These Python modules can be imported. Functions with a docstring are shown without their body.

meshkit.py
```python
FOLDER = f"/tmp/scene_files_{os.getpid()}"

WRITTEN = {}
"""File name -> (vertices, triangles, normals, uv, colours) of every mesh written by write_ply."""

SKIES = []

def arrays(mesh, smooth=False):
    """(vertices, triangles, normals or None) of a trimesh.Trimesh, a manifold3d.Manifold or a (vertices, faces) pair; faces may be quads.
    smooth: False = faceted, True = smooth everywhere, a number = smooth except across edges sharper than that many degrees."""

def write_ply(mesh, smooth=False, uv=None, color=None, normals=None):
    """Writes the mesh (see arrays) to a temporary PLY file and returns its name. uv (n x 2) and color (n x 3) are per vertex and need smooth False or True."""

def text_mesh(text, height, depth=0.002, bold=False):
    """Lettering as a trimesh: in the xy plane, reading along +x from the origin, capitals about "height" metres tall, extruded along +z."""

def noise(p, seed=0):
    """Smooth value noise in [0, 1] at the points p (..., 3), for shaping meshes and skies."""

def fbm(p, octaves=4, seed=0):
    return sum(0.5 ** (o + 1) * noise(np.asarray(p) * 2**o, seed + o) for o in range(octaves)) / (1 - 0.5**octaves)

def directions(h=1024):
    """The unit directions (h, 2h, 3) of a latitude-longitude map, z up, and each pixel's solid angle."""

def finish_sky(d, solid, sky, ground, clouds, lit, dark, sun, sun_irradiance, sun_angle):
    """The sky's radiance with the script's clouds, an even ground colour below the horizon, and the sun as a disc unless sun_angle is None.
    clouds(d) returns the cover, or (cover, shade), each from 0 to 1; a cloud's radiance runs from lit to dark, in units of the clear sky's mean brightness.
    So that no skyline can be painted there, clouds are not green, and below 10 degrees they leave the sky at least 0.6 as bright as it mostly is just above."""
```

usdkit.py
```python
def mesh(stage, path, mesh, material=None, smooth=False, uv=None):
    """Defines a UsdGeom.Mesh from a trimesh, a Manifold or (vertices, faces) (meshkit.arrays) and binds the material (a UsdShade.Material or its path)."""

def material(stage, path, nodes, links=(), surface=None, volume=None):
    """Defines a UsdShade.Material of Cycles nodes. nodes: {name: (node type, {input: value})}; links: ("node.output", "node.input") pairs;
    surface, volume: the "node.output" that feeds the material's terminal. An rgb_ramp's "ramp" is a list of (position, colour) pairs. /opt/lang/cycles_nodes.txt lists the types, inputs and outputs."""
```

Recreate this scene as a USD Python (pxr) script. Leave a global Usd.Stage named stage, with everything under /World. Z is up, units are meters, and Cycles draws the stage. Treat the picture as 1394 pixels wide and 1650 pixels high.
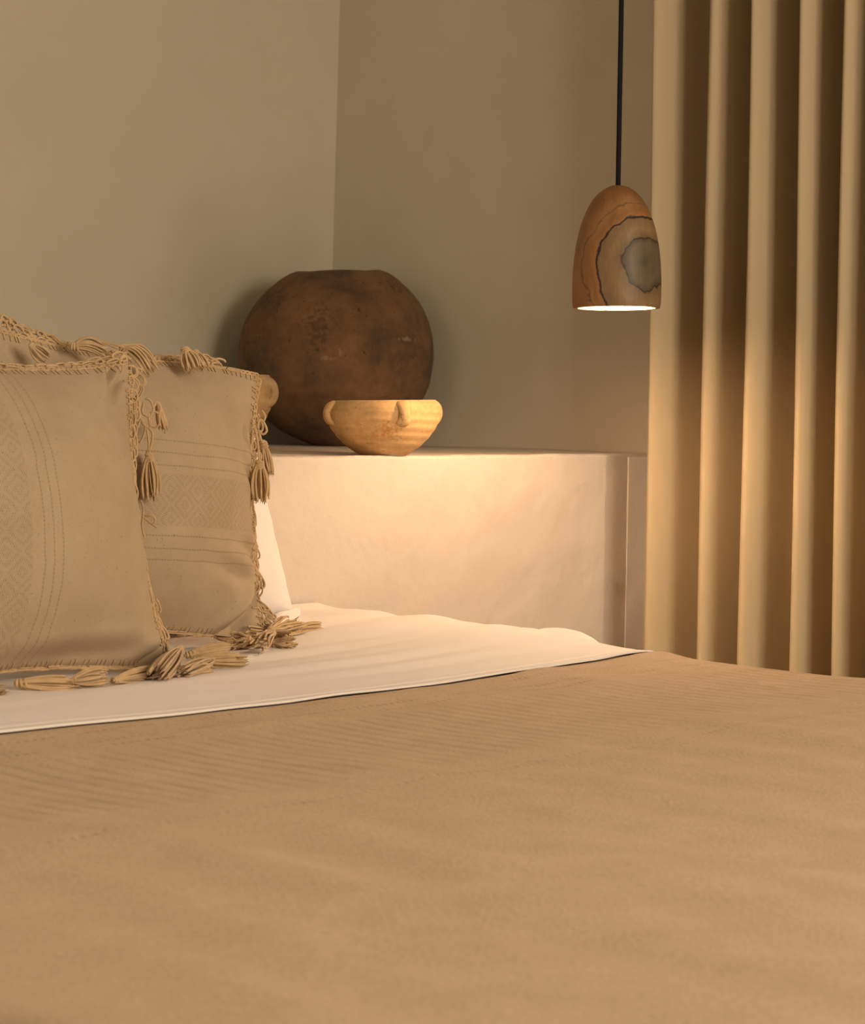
import math, random, re
import numpy as np, trimesh, usdkit, meshkit
from scipy.interpolate import PchipInterpolator, CubicSpline
from pxr import Usd, UsdGeom, UsdLux, Gf, Sdf, UsdShade

stage = Usd.Stage.CreateInMemory()
UsdGeom.SetStageUpAxis(stage, UsdGeom.Tokens.z)
UsdGeom.SetStageMetersPerUnit(stage, 1.0)
UsdGeom.Xform.Define(stage, '/World')
UsdGeom.Scope.Define(stage, '/World/Looks')

# ------------------------------------------------------------------ camera
FPX, CX, HY = 3600.0, 697.0, 640.0          # focal length in pixels of the 1394x1650 picture, principal point
EYE = 0.95
ROLL = 0.02
EXPOSURE = 0.0
cam = UsdGeom.Camera.Define(stage, '/World/camera')
c_, s_ = math.cos(ROLL), math.sin(ROLL)
cam.AddTransformOp().Set(Gf.Matrix4d(c_, 0, s_, 0, -s_, 0, c_, 0, 0, -1, 0, 0, 0, 0, EYE, 1))
cam.CreateHorizontalApertureAttr(36.0)
cam.CreateVerticalApertureAttr(36.0 * 1650 / 1394)
cam.CreateFocalLengthAttr(36.0 * FPX / 1394)
cam.CreateVerticalApertureOffsetAttr(-(825 - HY) / 1394 * 36.0)
cam.CreateFStopAttr(13.0)
cam.CreateFocusDistanceAttr(3.5)
cam.CreateClippingRangeAttr(Gf.Vec2f(0.05, 100))
cam.CreateExposureAttr(EXPOSURE)

# ------------------------------------------------------------------ frames: bed/room axes
TH = math.radians(-42.0)
U = np.array([math.cos(TH), math.sin(TH)])       # bed length, towards the foot
W = np.array([-U[1], U[0]])                      # across the bed, towards the curtain
O = np.array([-0.170, 3.934])                    # far head corner of the bed, on the ledge's front


def to_world(s, t, z):
    return np.stack([O[0] + np.asarray(s) * U[0] + np.asarray(t) * W[0], O[1] + np.asarray(s) * U[1] + np.asarray(t) * W[1], np.asarray(z) + 0 * np.asarray(s)], -1)


def to_room(p):
    p = np.asarray(p, float)
    d = p[..., :2] - O
    return np.stack([d @ U, d @ W, p[..., 2]], -1)


def ab(px, py):
    x, y = px - CX, py - HY
    return (c_ * x + s_ * y) / FPX, (-s_ * x + c_ * y) / FPX


def at_depth(px, py, Y):
    a, b = ab(px, py)
    return np.array([a * Y, Y, EYE - b * Y])


def at_height(px, py, z):
    a, b = ab(px, py)
    Y = (EYE - z) / b
    return np.array([a * Y, Y, z])


def at_s(px, py, s):                              # on the vertical plane s = const
    a, b = ab(px, py)
    Y = (s + O @ U) / (a * U[0] + U[1])
    return np.array([a * Y, Y, EYE - b * Y])


def at_t(px, py, t):
    a, b = ab(px, py)
    Y = (t + O @ W) / (a * W[0] + W[1])
    return np.array([a * Y, Y, EYE - b * Y])


S_HEAD, T_RIGHT, S_FOOT, T_LEFT = -0.978, 0.971, 3.9, -3.1
FLOOR, CEIL = 0.0, 2.7
BED_Z = EYE - 0.385

# ------------------------------------------------------------------ lights
def rect_light(name, s, t, z, w, h, ds, dt, dz, power, color):
    L = UsdLux.RectLight.Define(stage, '/World/' + name)
    d = np.array([ds * U[0] + dt * W[0], ds * U[1] + dt * W[1], dz], float)
    d /= np.linalg.norm(d)
    zax = -d
    xax = np.cross([0, 0, 1], zax); xax /= np.linalg.norm(xax)
    yax = np.cross(zax, xax)
    p = to_world(s, t, z)
    L.AddTransformOp().Set(Gf.Matrix4d(*xax, 0, *yax, 0, *zax, 0, *p, 1))
    L.CreateWidthAttr(w); L.CreateHeightAttr(h)
    L.CreateIntensityAttr(power); L.CreateColorAttr(Gf.Vec3f(*color))
    L.CreateNormalizeAttr(False)
    return L


FILL_WIN1 = (0.3, 1.6, 0.75, 2.25)      # opening added in the left wall for fill light: s0, s1, z0, z1
WIN2 = (-1.5, -0.15, 0.9, 2.3)      # window in the wall beyond the foot: t0, t1, z0, z1
LEFT_FILL = 2.6
rect_light('fill_light_left', (FILL_WIN1[0] + FILL_WIN1[1]) / 2, T_LEFT - 0.12, (FILL_WIN1[2] + FILL_WIN1[3]) / 2, FILL_WIN1[1] - FILL_WIN1[0], FILL_WIN1[3] - FILL_WIN1[2], 0, 1, 0, LEFT_FILL, (1.0, 0.84, 0.67))  # added fill light for the head wall and foreground
DAY = 18.5
rect_light('daylight_foot', S_FOOT + 0.12, (WIN2[0] + WIN2[1]) / 2, (WIN2[2] + WIN2[3]) / 2, WIN2[1] - WIN2[0], WIN2[3] - WIN2[2], -1, 0, 0, DAY, (1.0, 0.84, 0.67))
BULB_STRENGTH = 1050.0
BULB_COLOR = (1.0, 0.64, 0.38)

# ------------------------------------------------------------------ helpers
used = {}


def numbered(parent, name):
    k = used.get((parent, name), 0)
    used[(parent, name)] = k + 1
    return name if k == 0 else f'{name}_{k:03d}'


def meta(prim, **kw):
    for k, v in kw.items():
        if v:
            prim.SetCustomDataByKey(k, v)


class Thing:
    def __init__(self, name, label, category, loc=(0, 0, 0), rotz=0.0, group=None, kind=None):
        self.path = '/World/' + numbered('/World', name)
        x = UsdGeom.Xform.Define(stage, self.path)
        self.loc, self.rot = np.array(loc, float), rotz
        x.AddTranslateOp().Set(Gf.Vec3d(*map(float, loc)))
        x.AddRotateZOp().Set(math.degrees(rotz))
        meta(x.GetPrim(), label=label, category=category, group=group, kind=kind)

    def local(self, p):
        p = np.asarray(p, float) - self.loc
        c, s = math.cos(self.rot), math.sin(self.rot)
        return np.stack([c * p[..., 0] + s * p[..., 1], -s * p[..., 0] + c * p[..., 1], p[..., 2]], -1)

    def world(self, p):
        p = np.asarray(p, float)
        c, s = math.cos(self.rot), math.sin(self.rot)
        return np.stack([c * p[..., 0] - s * p[..., 1], s * p[..., 0] + c * p[..., 1], p[..., 2]], -1) + self.loc

    def part(self, name, mesh, mat, smooth=40, under=None, label=None, kind=None, uv=None):
        parent = under or self.path
        path = parent + '/' + numbered(parent, name)
        m = usdkit.mesh(stage, path, mesh, mat, smooth=smooth, uv=uv)
        meta(m.GetPrim(), label=label, kind=kind)
        return path


def single(name, mesh, mat, smooth=False, label=None, category=None, kind=None, loc=None, rotz=0, uv=None):
    path = '/World/' + numbered('/World', name)
    m = usdkit.mesh(stage, path, mesh, mat, smooth=smooth, uv=uv)
    if loc is not None:
        m.AddTranslateOp().Set(Gf.Vec3d(*map(float, loc)))
        m.AddRotateZOp().Set(math.degrees(rotz))
    meta(m.GetPrim(), label=label, category=category, kind=kind)
    return path


def grid_faces(n, m, wrap_n=False, wrap_m=False, flip=False):
    i, j = np.meshgrid(np.arange(n if wrap_n else n - 1), np.arange(m if wrap_m else m - 1), indexing='ij')
    i, j = i.ravel(), j.ravel()
    i2, j2 = (i + 1) % n, (j + 1) % m
    f = np.stack([i * m + j, i2 * m + j, i2 * m + j2, i * m + j2], 1)
    return f[:, ::-1] if flip else f


def tris(q):
    return np.vstack([q[:, [0, 1, 2]], q[:, [0, 2, 3]]])


def tube(pts, r, sides=6, cap=True):
    pts = np.asarray(pts, float)
    n = len(pts)
    r = np.broadcast_to(r, n)
    tan = np.gradient(pts, axis=0)
    tan /= np.maximum(np.linalg.norm(tan, axis=1, keepdims=True), 1e-9)
    ref = np.array([0, 0, 1.0]) if abs(tan[0, 2]) < 0.9 else np.array([1.0, 0, 0])
    a = np.cross(tan[0], ref); a /= np.linalg.norm(a)
    frames = np.empty((n, 2, 3))
    for i in range(n):
        a = a - tan[i] * (a @ tan[i]); a /= max(np.linalg.norm(a), 1e-9)
        frames[i, 0], frames[i, 1] = a, np.cross(tan[i], a)
    ph = np.arange(sides) / sides * 2 * np.pi
    v = pts[:, None] + r[:, None, None] * (np.cos(ph)[None, :, None] * frames[:, None, 0] + np.sin(ph)[None, :, None] * frames[:, None, 1])
    f = tris(grid_faces(n, sides, wrap_m=True, flip=True))
    v = v.reshape(-1, 3)
    if cap:
        k = len(v)
        v = np.vstack([v, pts[0], pts[-1]])
        e = np.arange(sides); e2 = (e + 1) % sides
        f = np.vstack([f, np.stack([np.full(sides, k), e2, e], 1), np.stack([np.full(sides, k + 1), (n - 1) * sides + e, (n - 1) * sides + e2], 1)])
    return v, f


def join(parts):
    V, F, n = [], [], 0
    for v, f in parts:
        V.append(v); F.append(f + n); n += len(v)
    return np.vstack(V), np.vstack(F)


def lathe(profile, seg=96, bump=None):
    """profile: (radius, z) from the axis at one end to the axis at the other."""
    p = np.asarray(profile, float)
    ph = np.arange(seg) / seg * 2 * np.pi
    v = np.stack([p[:, 0:1] * np.cos(ph), p[:, 0:1] * np.sin(ph), p[:, 1:2] + 0 * ph], -1)
    if bump is not None:
        v = bump(v)
    f = grid_faces(len(p), seg, wrap_m=True, flip=True)
    v = v.reshape(-1, 3)
    for row in (0, len(p) - 1):                   # close the poles
        if p[row, 0] == 0:
            f = np.where(f // seg == row, row * seg, f)
    f = tris(f)
    f = f[(f[:, 0] != f[:, 1]) & (f[:, 1] != f[:, 2]) & (f[:, 0] != f[:, 2])]
    keep, inv = np.unique(f.ravel(), return_inverse=True)
    return v[keep], inv.reshape(-1, 3)


def resample(points, n):
    p = np.asarray(points, float)
    d = np.r_[0, np.cumsum(np.linalg.norm(np.diff(p, axis=0), axis=1))]
    cs = PchipInterpolator(d, p)
    return cs(np.linspace(0, d[-1], n))


def noise(p, scale, seed=0.0):
    p = np.asarray(p, float)
    return meshkit.noise(p.reshape(-1, 3) * scale + seed).reshape(p.shape[:-1])


def box_room(s0, s1, t0, t1, z0, z1, shear=0.0):
    """A slab with edges along the room's axes (world coordinates); shear leans it along s per metre of height above the ledge."""
    v = []
    for s in (s0, s1):
        for t in (t0, t1):
            for z in (z0, z1):
                v.append(to_world(s + shear * (z - 0.84), t, z))
    q = np.array([[0, 1, 3, 2], [4, 6, 7, 5], [0, 4, 5, 1], [2, 3, 7, 6], [0, 2, 6, 4], [1, 5, 7, 3]])
    return np.array(v), tris(q)


def smoothstep(a, b, x):
    x = np.clip((np.asarray(x, float) - a) / (b - a), 0, 1)
    return x * x * (3 - 2 * x)


# ------------------------------------------------------------------ materials
def look(name, nodes, links, surface='p.BSDF'):
    return usdkit.material(stage, '/World/Looks/' + name, nodes, links, surface=surface)


def plaster(name, color, scale=1.0, strength=0.25, var=0.06, dist=0.004):
    dark = tuple(c * (1 - var) for c in color)
    return look(name, {
        'tc': ('geometry', {}),
        'n1': ('noise_texture', {'scale': 5.0 * scale, 'detail': 5.0, 'roughness': 0.6}),
        'n2': ('noise_texture', {'scale': 60.0 * scale, 'detail': 6.0, 'roughness': 0.65}),
        'n3': ('noise_texture', {'scale': 9.0 * scale, 'detail': 2.0}),
        'r': ('rgb_ramp', {'ramp': [(0.3, dark), (0.7, color)]}),
        'b1': ('bump', {'strength': strength, 'distance': dist}),
        'b2': ('bump', {'strength': strength, 'distance': dist * 6}),
        'p': ('principled_bsdf', {'roughness': 0.85, 'specular_ior_level': 0.15}),
    }, [('tc.position', 'n1.vector'), ('tc.position', 'n2.vector'), ('tc.position', 'n3.vector'), ('n1.fac', 'r.fac'), ('r.color', 'p.base_color'),
        ('n2.fac', 'b1.height'), ('n3.fac', 'b2.height'), ('b2.normal', 'b1.normal'), ('b1.normal', 'p.normal')])


M_WALL = plaster('wall_plaster', (0.57, 0.515, 0.395), 1.0, 0.12)
M_ROOM = plaster('room_plaster', (0.58, 0.52, 0.43), 1.0, 0.1)
M_LEDGE = plaster('ledge_plaster', (0.585, 0.515, 0.43), 1.3, 0.3, 0.05)
M_FLOOR = plaster('floor_cement', (0.45, 0.40, 0.33), 1.0, 0.1)
M_FRAME = look('window_paint', {'p': ('principled_bsdf', {'base_color': (0.7, 0.66, 0.58), 'roughness': 0.4})}, [])


def weave(name, color, dark, fine=900.0, bump=0.25, speck=None, extra=None, rough=0.95, sheen=0.25, hdist=0.0006, mottle=0.6):
    """Coarse woven cotton: fine noise, flecks and a soft sheen. extra(nodes, links, colour socket) may add a pattern and returns the colour socket and the height socket."""
    nodes = {
        'tc': ('texture_coordinate', {}),
        'n1': ('noise_texture', {'scale': 14.0, 'detail': 4.0, 'roughness': 0.6}),
        'n2': ('noise_texture', {'scale': fine, 'detail': 2.0, 'roughness': 0.6}),
        'r': ('rgb_ramp', {'ramp': [(0.3, dark), (0.7, color)]}),
        'm2': ('mix_color', {'blend_type': 'multiply', 'fac': mottle}),
        'bw': ('rgb_ramp', {'ramp': [(0.3, (0.72, 0.72, 0.72)), (0.7, (1.0, 1.0, 1.0))]}),
        'b': ('bump', {'strength': bump, 'distance': hdist}),
        'p': ('principled_bsdf', {'roughness': rough, 'specular_ior_level': 0.1, 'sheen_weight': sheen, 'sheen_roughness': 0.6, 'sheen_tint': color}),
    }
    links = [('tc.object', 'n1.vector'), ('tc.object', 'n2.vector'), ('n1.fac', 'r.fac'), ('r.color', 'm2.a'), ('n2.fac', 'bw.fac'), ('bw.color', 'm2.b'),
             ('n2.fac', 'b.height'), ('b.normal', 'p.normal')]
    col = 'm2.result'
    if speck:
        nodes['sv'] = ('noise_texture', {'scale': 260.0, 'detail': 1.0, 'roughness': 0.4})
        nodes['sr'] = ('rgb_ramp', {'ramp': [(0.71, (1, 1, 1)), (0.80, speck)]})
        nodes['sm'] = ('mix_color', {'blend_type': 'multiply', 'fac': 0.6})
        links += [('tc.object', 'sv.vector'), ('sv.fac', 'sr.fac'), (col, 'sm.a'), ('sr.color', 'sm.b')]
        col = 'sm.result'
    if extra:
        col = extra(nodes, links, col)
    links.append((col, 'p.base_color'))
    return look(name, nodes, links)


def math_node(nodes, links, name, op, a, b=None, c=None, clamp=False):
    inp = {'math_type': op}
    if clamp:
        inp['use_clamp'] = True
    for k, v in (('value1', a), ('value2', b), ('value3', c)):
        if v is None:
            continue
        if isinstance(v, str):
            links.append((v, f'{name}.{k}'))
        else:
            inp[k] = float(v)
    nodes[name] = ('math', inp)
    return name + '.value'


def band_pattern(across, lines, block, tone=0.62):
    """Woven bands on a cushion: rows of dark dashes at `lines`, a brocade block over `block` = (lo, hi). across: 'x' (bands run up the cushion) or 'y' (bands run across)."""
    def add(nodes, links, col):
        nodes['uv'] = ('uvmap', {'attribute': 'st'})
        nodes['sep'] = ('separate_xyz', {})
        nodes['wob'] = ('noise_texture', {'scale': 25.0, 'detail': 2.0})
        links += [('uv.UV', 'sep.vector'), ('tc.object', 'wob.vector')]
        A, B = ('sep.x', 'sep.y') if across == 'x' else ('sep.y', 'sep.x')
        wob = math_node(nodes, links, 'wobs', 'multiply_add', 'wob.fac', 0.004, -0.002)
        Aw = math_node(nodes, links, 'aw', 'add', A, wob)
        total = None
        dash = math_node(nodes, links, 'dash0', 'multiply', B, 2 * math.pi / 0.0055)
        dash = math_node(nodes, links, 'dash1', 'sine', dash)
        dash = math_node(nodes, links, 'dash2', 'multiply_add', dash, 0.35, 0.65, True)
        for i, x in enumerate(lines):
            d = math_node(nodes, links, f'l{i}a', 'subtract', Aw, x)
            d = math_node(nodes, links, f'l{i}b', 'absolute', d)
            d = math_node(nodes, links, f'l{i}c', 'multiply_add', d, -1 / 0.0016, 1.0, True)
            total = d if total is None else math_node(nodes, links, f'l{i}d', 'maximum', total, d)
        total = math_node(nodes, links, 'lines', 'multiply', total, dash)
        # brocade block: rows of small floats stepping into diamonds
        lo, hi = block
        inside = math_node(nodes, links, 'in0', 'subtract', A, (lo + hi) / 2)
        inside = math_node(nodes, links, 'in1', 'absolute', inside)
        inside = math_node(nodes, links, 'in2', 'less_than', inside, (hi - lo) / 2)
        pa = math_node(nodes, links, 'pa', 'multiply', A, 2 * math.pi / 0.0030)
        pa = math_node(nodes, links, 'pas', 'sine', pa)
        pb = math_node(nodes, links, 'pb', 'multiply', B, 2 * math.pi / 0.0068)
        pb = math_node(nodes, links, 'pbs', 'sine', pb)
        rows = math_node(nodes, links, 'rows', 'multiply', pa, pb)
        rows = math_node(nodes, links, 'rowsa', 'greater_than', rows, 0.12)
        da = math_node(nodes, links, 'da', 'pingpong', A, 0.022)
        db = math_node(nodes, links, 'db', 'pingpong', B, 0.026)
        dd = math_node(nodes, links, 'dd', 'add', da, db)
        dd = math_node(nodes, links, 'dd2', 'pingpong', dd, 0.006)
        dd = math_node(nodes, links, 'dd3', 'greater_than', dd, 0.0032)
        blk = math_node(nodes, links, 'blk', 'multiply_add', dd, 0.55, 0.3)
        blk = math_node(nodes, links, 'blk2', 'multiply', blk, rows)
        blk = math_node(nodes, links, 'blk3', 'multiply', blk, inside)
        blk = math_node(nodes, links, 'blk4', 'multiply', blk, 0.85)
        allm = math_node(nodes, links, 'allm', 'maximum', total, blk)
        allm = math_node(nodes, links, 'allm2', 'multiply', allm, 0.62)
        nodes['pm'] = ('mix_color', {'blend_type': 'multiply', 'b': (0.42, 0.36, 0.28)})
        links += [(allm, 'pm.fac'), (col, 'pm.a')]
        # the floats stand proud of the cloth
        hh = math_node(nodes, links, 'hh', 'multiply_add', allm, -1.2, 'n2.fac')
        links[:] = [l for l in links if l != ('n2.fac', 'b.height')] + [(hh, 'b.height')]
        return 'pm.result'
    return add


CLOTH = (0.45, 0.345, 0.225)
CLOTH_D = (0.40, 0.30, 0.19)
M_CUSH1 = weave('cushion_cotton_upright_bands', CLOTH, CLOTH_D, speck=(0.45, 0.40, 0.35), extra=band_pattern('x', [-0.035, -0.021, -0.007], (-0.155, -0.052)))
M_CUSH2 = weave('cushion_cotton_level_bands', CLOTH, CLOTH_D, speck=(0.45, 0.40, 0.35), extra=band_pattern('y', [0.070, 0.052, 0.034, -0.066, -0.084, -0.10], (-0.052, 0.022)))
M_YARN = look('tassel_yarn', {
    'tc': ('texture_coordinate', {}), 'n': ('noise_texture', {'scale': 60.0, 'detail': 3.0}), 'n2': ('noise_texture', {'scale': 700.0, 'detail': 2.0}),
    'r': ('rgb_ramp', {'ramp': [(0.3, (0.44, 0.295, 0.15)), (0.7, (0.57, 0.395, 0.21))]}), 'b': ('bump', {'strength': 0.5, 'distance': 0.0008}),
    'p': ('principled_bsdf', {'roughness': 0.9, 'specular_ior_level': 0.15, 'sheen_weight': 0.2}),
}, [('tc.object', 'n.vector'), ('tc.object', 'n2.vector'), ('n.fac', 'r.fac'), ('r.color', 'p.base_color'), ('n2.fac', 'b.height'), ('b.normal', 'p.normal')])


def blanket_pattern(nodes, links, col):
    """Ribs running along the bed inside a band parallel to the sheet, bordered by rows of stitched dashes."""
    nodes['sep'] = ('separate_xyz', {})
    nodes['wob'] = ('noise_texture', {'scale': 12.0, 'detail': 3.0})
    links += [('tc.object', 'sep.vector'), ('tc.object', 'wob.vector')]
    s0 = math_node(nodes, links, 's0', 'multiply_add', 'sep.y', 0.0, 'sep.x')      # distance along the bed, corrected for the skew of the bands
    wob = math_node(nodes, links, 'wobs', 'multiply_add', 'wob.fac', 0.012, -0.006)
    s1 = math_node(nodes, links, 's1', 'add', s0, wob)
    tw = math_node(nodes, links, 'tw', 'add', 'sep.y', wob)
    rib = math_node(nodes, links, 'rib0', 'multiply', tw, 2 * math.pi / 0.028)
    rib = math_node(nodes, links, 'rib1', 'sine', rib)
    rib = math_node(nodes, links, 'rib2', 'multiply_add', rib, 0.5, 0.5)
    rib = math_node(nodes, links, 'rib3', 'power', rib, 0.4)
    mid = math_node(nodes, links, 'mid0', 'subtract', s1, 1.055)
    mid = math_node(nodes, links, 'mid1', 'absolute', mid)
    mid = math_node(nodes, links, 'mid2', 'multiply_add', mid, -1 / 0.05, 0.165 / 0.05, True)
    inv = math_node(nodes, links, 'inv', 'subtract', 1.0, rib)
    ribs = math_node(nodes, links, 'ribs', 'multiply', inv, mid)
    dash = math_node(nodes, links, 'dash0', 'multiply', 'sep.y', 2 * math.pi / 0.012)
    dash = math_node(nodes, links, 'dash1', 'sine', dash)
    dash = math_node(nodes, links, 'dash2', 'multiply_add', dash, 0.5, 0.5)
    tot = None
    for i, x in enumerate((0.805, 0.855, 0.882, 1.27)):
        d = math_node(nodes, links, f'l{i}a', 'subtract', s1, x)
        d = math_node(nodes, links, f'l{i}b', 'absolute', d)
        d = math_node(nodes, links, f'l{i}c', 'multiply_add', d, -1 / 0.006, 1.0, True)
        tot = d if tot is None else math_node(nodes, links, f'l{i}d', 'maximum', tot, d)
    tot = math_node(nodes, links, 'tots', 'multiply', tot, dash)
    nodes['brk'] = ('noise_texture', {'scale': 22.0, 'detail': 3.0})
    links += [('tc.object', 'brk.vector')]
    brk = math_node(nodes, links, 'brk1', 'multiply_add', 'brk.fac', 3.0, -0.95, True)
    tot = math_node(nodes, links, 'tott', 'multiply', tot, brk)
    brk2 = math_node(nodes, links, 'brk2', 'multiply_add', 'brk.fac', 2.2, -0.45, True)
    ribs = math_node(nodes, links, 'ribt', 'multiply', ribs, brk2)
    allm = math_node(nodes, links, 'allm', 'maximum', ribs, tot)
    c = math_node(nodes, links, 'allc', 'multiply', allm, 0.30)
    nodes['pm'] = ('mix_color', {'blend_type': 'multiply', 'b': (0.45, 0.40, 0.34)})
    links += [(c, 'pm.fac'), (col, 'pm.a')]
    nodes['b2'] = ('bump', {'strength': 0.8, 'distance': 0.0022, 'invert': True})
    links += [(allm, 'b2.height'), ('b2.normal', 'b.normal')]
    return 'pm.result'


M_BLANKET = weave('blanket_cotton', (0.545, 0.405, 0.272), (0.485, 0.355, 0.232), fine=260.0, bump=0.6, speck=(0.75, 0.7, 0.65), extra=blanket_pattern, hdist=0.0016, mottle=0.75)
M_SHEET = look('white_sheet', {
    'tc': ('texture_coordinate', {}), 'n': ('noise_texture', {'scale': 1500.0, 'detail': 1.0}), 'b': ('bump', {'strength': 0.1, 'distance': 0.0003}),
    'p': ('principled_bsdf', {'base_color': (0.77, 0.715, 0.66), 'roughness': 0.8, 'specular_ior_level': 0.2, 'sheen_weight': 0.1}),
}, [('tc.object', 'n.vector'), ('n.fac', 'b.height'), ('b.normal', 'p.normal')])
M_CURTAIN = look('curtain_cream_linen', {
    'g': ('geometry', {}), 'mp': ('mapping', {'scale': (1, 1, 1)}), 'n': ('noise_texture', {'scale': 900.0, 'detail': 2.0}), 'b': ('bump', {'strength': 0.12, 'distance': 0.0006}),
    'p': ('principled_bsdf', {'base_color': (0.515, 0.415, 0.255), 'roughness': 0.85, 'specular_ior_level': 0.15, 'sheen_weight': 0.15}),
    't': ('translucent_bsdf', {'color': (0.70, 0.52, 0.32)}), 'mx': ('mix_closure', {'fac': 0.06}),
}, [('g.position', 'n.vector'), ('n.fac', 'b.height'), ('b.normal', 'p.normal'), ('p.BSDF', 'mx.closure1'), ('t.BSDF', 'mx.closure2')], 'mx.closure')


def clay(name, light, mid, dark, marks=(), scale=1.0, turn=70.0):
    """Old hand-thrown clay. marks: (centre xyz, radii xyz, colour, strength) stains in object space."""
    nodes = {
        'tc': ('texture_coordinate', {}),
        'n1': ('noise_texture', {'scale': 9.0 * scale, 'detail': 6.0, 'roughness': 0.65}),
        'n2': ('noise_texture', {'scale': 55.0 * scale, 'detail': 6.0, 'roughness': 0.7}),
        'n3': ('noise_texture', {'scale': 130.0 * scale, 'detail': 2.0, 'roughness': 0.5}),
        'mp': ('mapping', {'scale': (1, 1, turn)}),
        'n4': ('noise_texture', {'scale': 1.6, 'detail': 3.0, 'roughness': 0.6}),
        'r': ('rgb_ramp', {'ramp': [(0.36, dark), (0.5, mid), (0.64, light)]}),
        'r2': ('rgb_ramp', {'ramp': [(0.3, (0.78, 0.76, 0.74)), (0.65, (1, 1, 1))]}),
        'r3': ('rgb_ramp', {'ramp': [(0.26, (0.35, 0.32, 0.30)), (0.32, (1, 1, 1))]}),
        'r4': ('rgb_ramp', {'ramp': [(0.35, (0.88, 0.85, 0.80)), (0.65, (1, 1, 1))]}),
        'm2': ('mix_color', {'blend_type': 'multiply', 'fac': 0.8}), 'm3': ('mix_color', {'blend_type': 'multiply', 'fac': 0.8}), 'm4': ('mix_color', {'blend_type': 'multiply', 'fac': 0.8}),
        'b': ('bump', {'strength': 0.3, 'distance': 0.002}), 'b4': ('bump', {'strength': 0.35, 'distance': 0.003}),
        'p': ('principled_bsdf', {'roughness': 0.8, 'specular_ior_level': 0.25}),
    }
    links = [('tc.object', 'n1.vector'), ('tc.object', 'n2.vector'), ('tc.object', 'n3.vector'), ('tc.object', 'mp.vector'), ('mp.vector', 'n4.vector'),
             ('n1.fac', 'r.fac'), ('n2.fac', 'r2.fac'), ('n3.fac', 'r3.fac'), ('n4.fac', 'r4.fac'), ('r.color', 'm2.a'), ('r2.color', 'm2.b'), ('m2.result', 'm3.a'), ('r3.color', 'm3.b'),
             ('m3.result', 'm4.a'), ('r4.color', 'm4.b'), ('n2.fac', 'b.height'), ('n4.fac', 'b4.height'), ('b4.normal', 'b.normal'), ('b.normal', 'p.normal')]
    col = 'm4.result'
    for i, (c, rad, colour, strength) in enumerate(marks):
        nodes[f'k{i}m'] = ('mapping', {'location': tuple(-a / b for a, b in zip(c, rad)), 'scale': tuple(1 / b for b in rad)})
        nodes[f'k{i}l'] = ('vector_math', {'math_type': 'length'})
        links += [('tc.object', f'k{i}m.vector'), (f'k{i}m.vector', f'k{i}l.vector1')]
        d = math_node(nodes, links, f'k{i}n', 'multiply_add', 'n3.fac', 3.2, f'k{i}l.value')
        d = math_node(nodes, links, f'k{i}o', 'multiply_add', d, -1.5, 3.45, True)
        d = math_node(nodes, links, f'k{i}s', 'multiply', d, strength)
        nodes[f'k{i}x'] = ('mix_color', {'blend_type': 'mix', 'b': colour})
        links += [(d, f'k{i}x.fac'), (col, f'k{i}x.a')]
        col = f'k{i}x.result'
    links.append((col, 'p.base_color'))
    return look(name, nodes, links)


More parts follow.
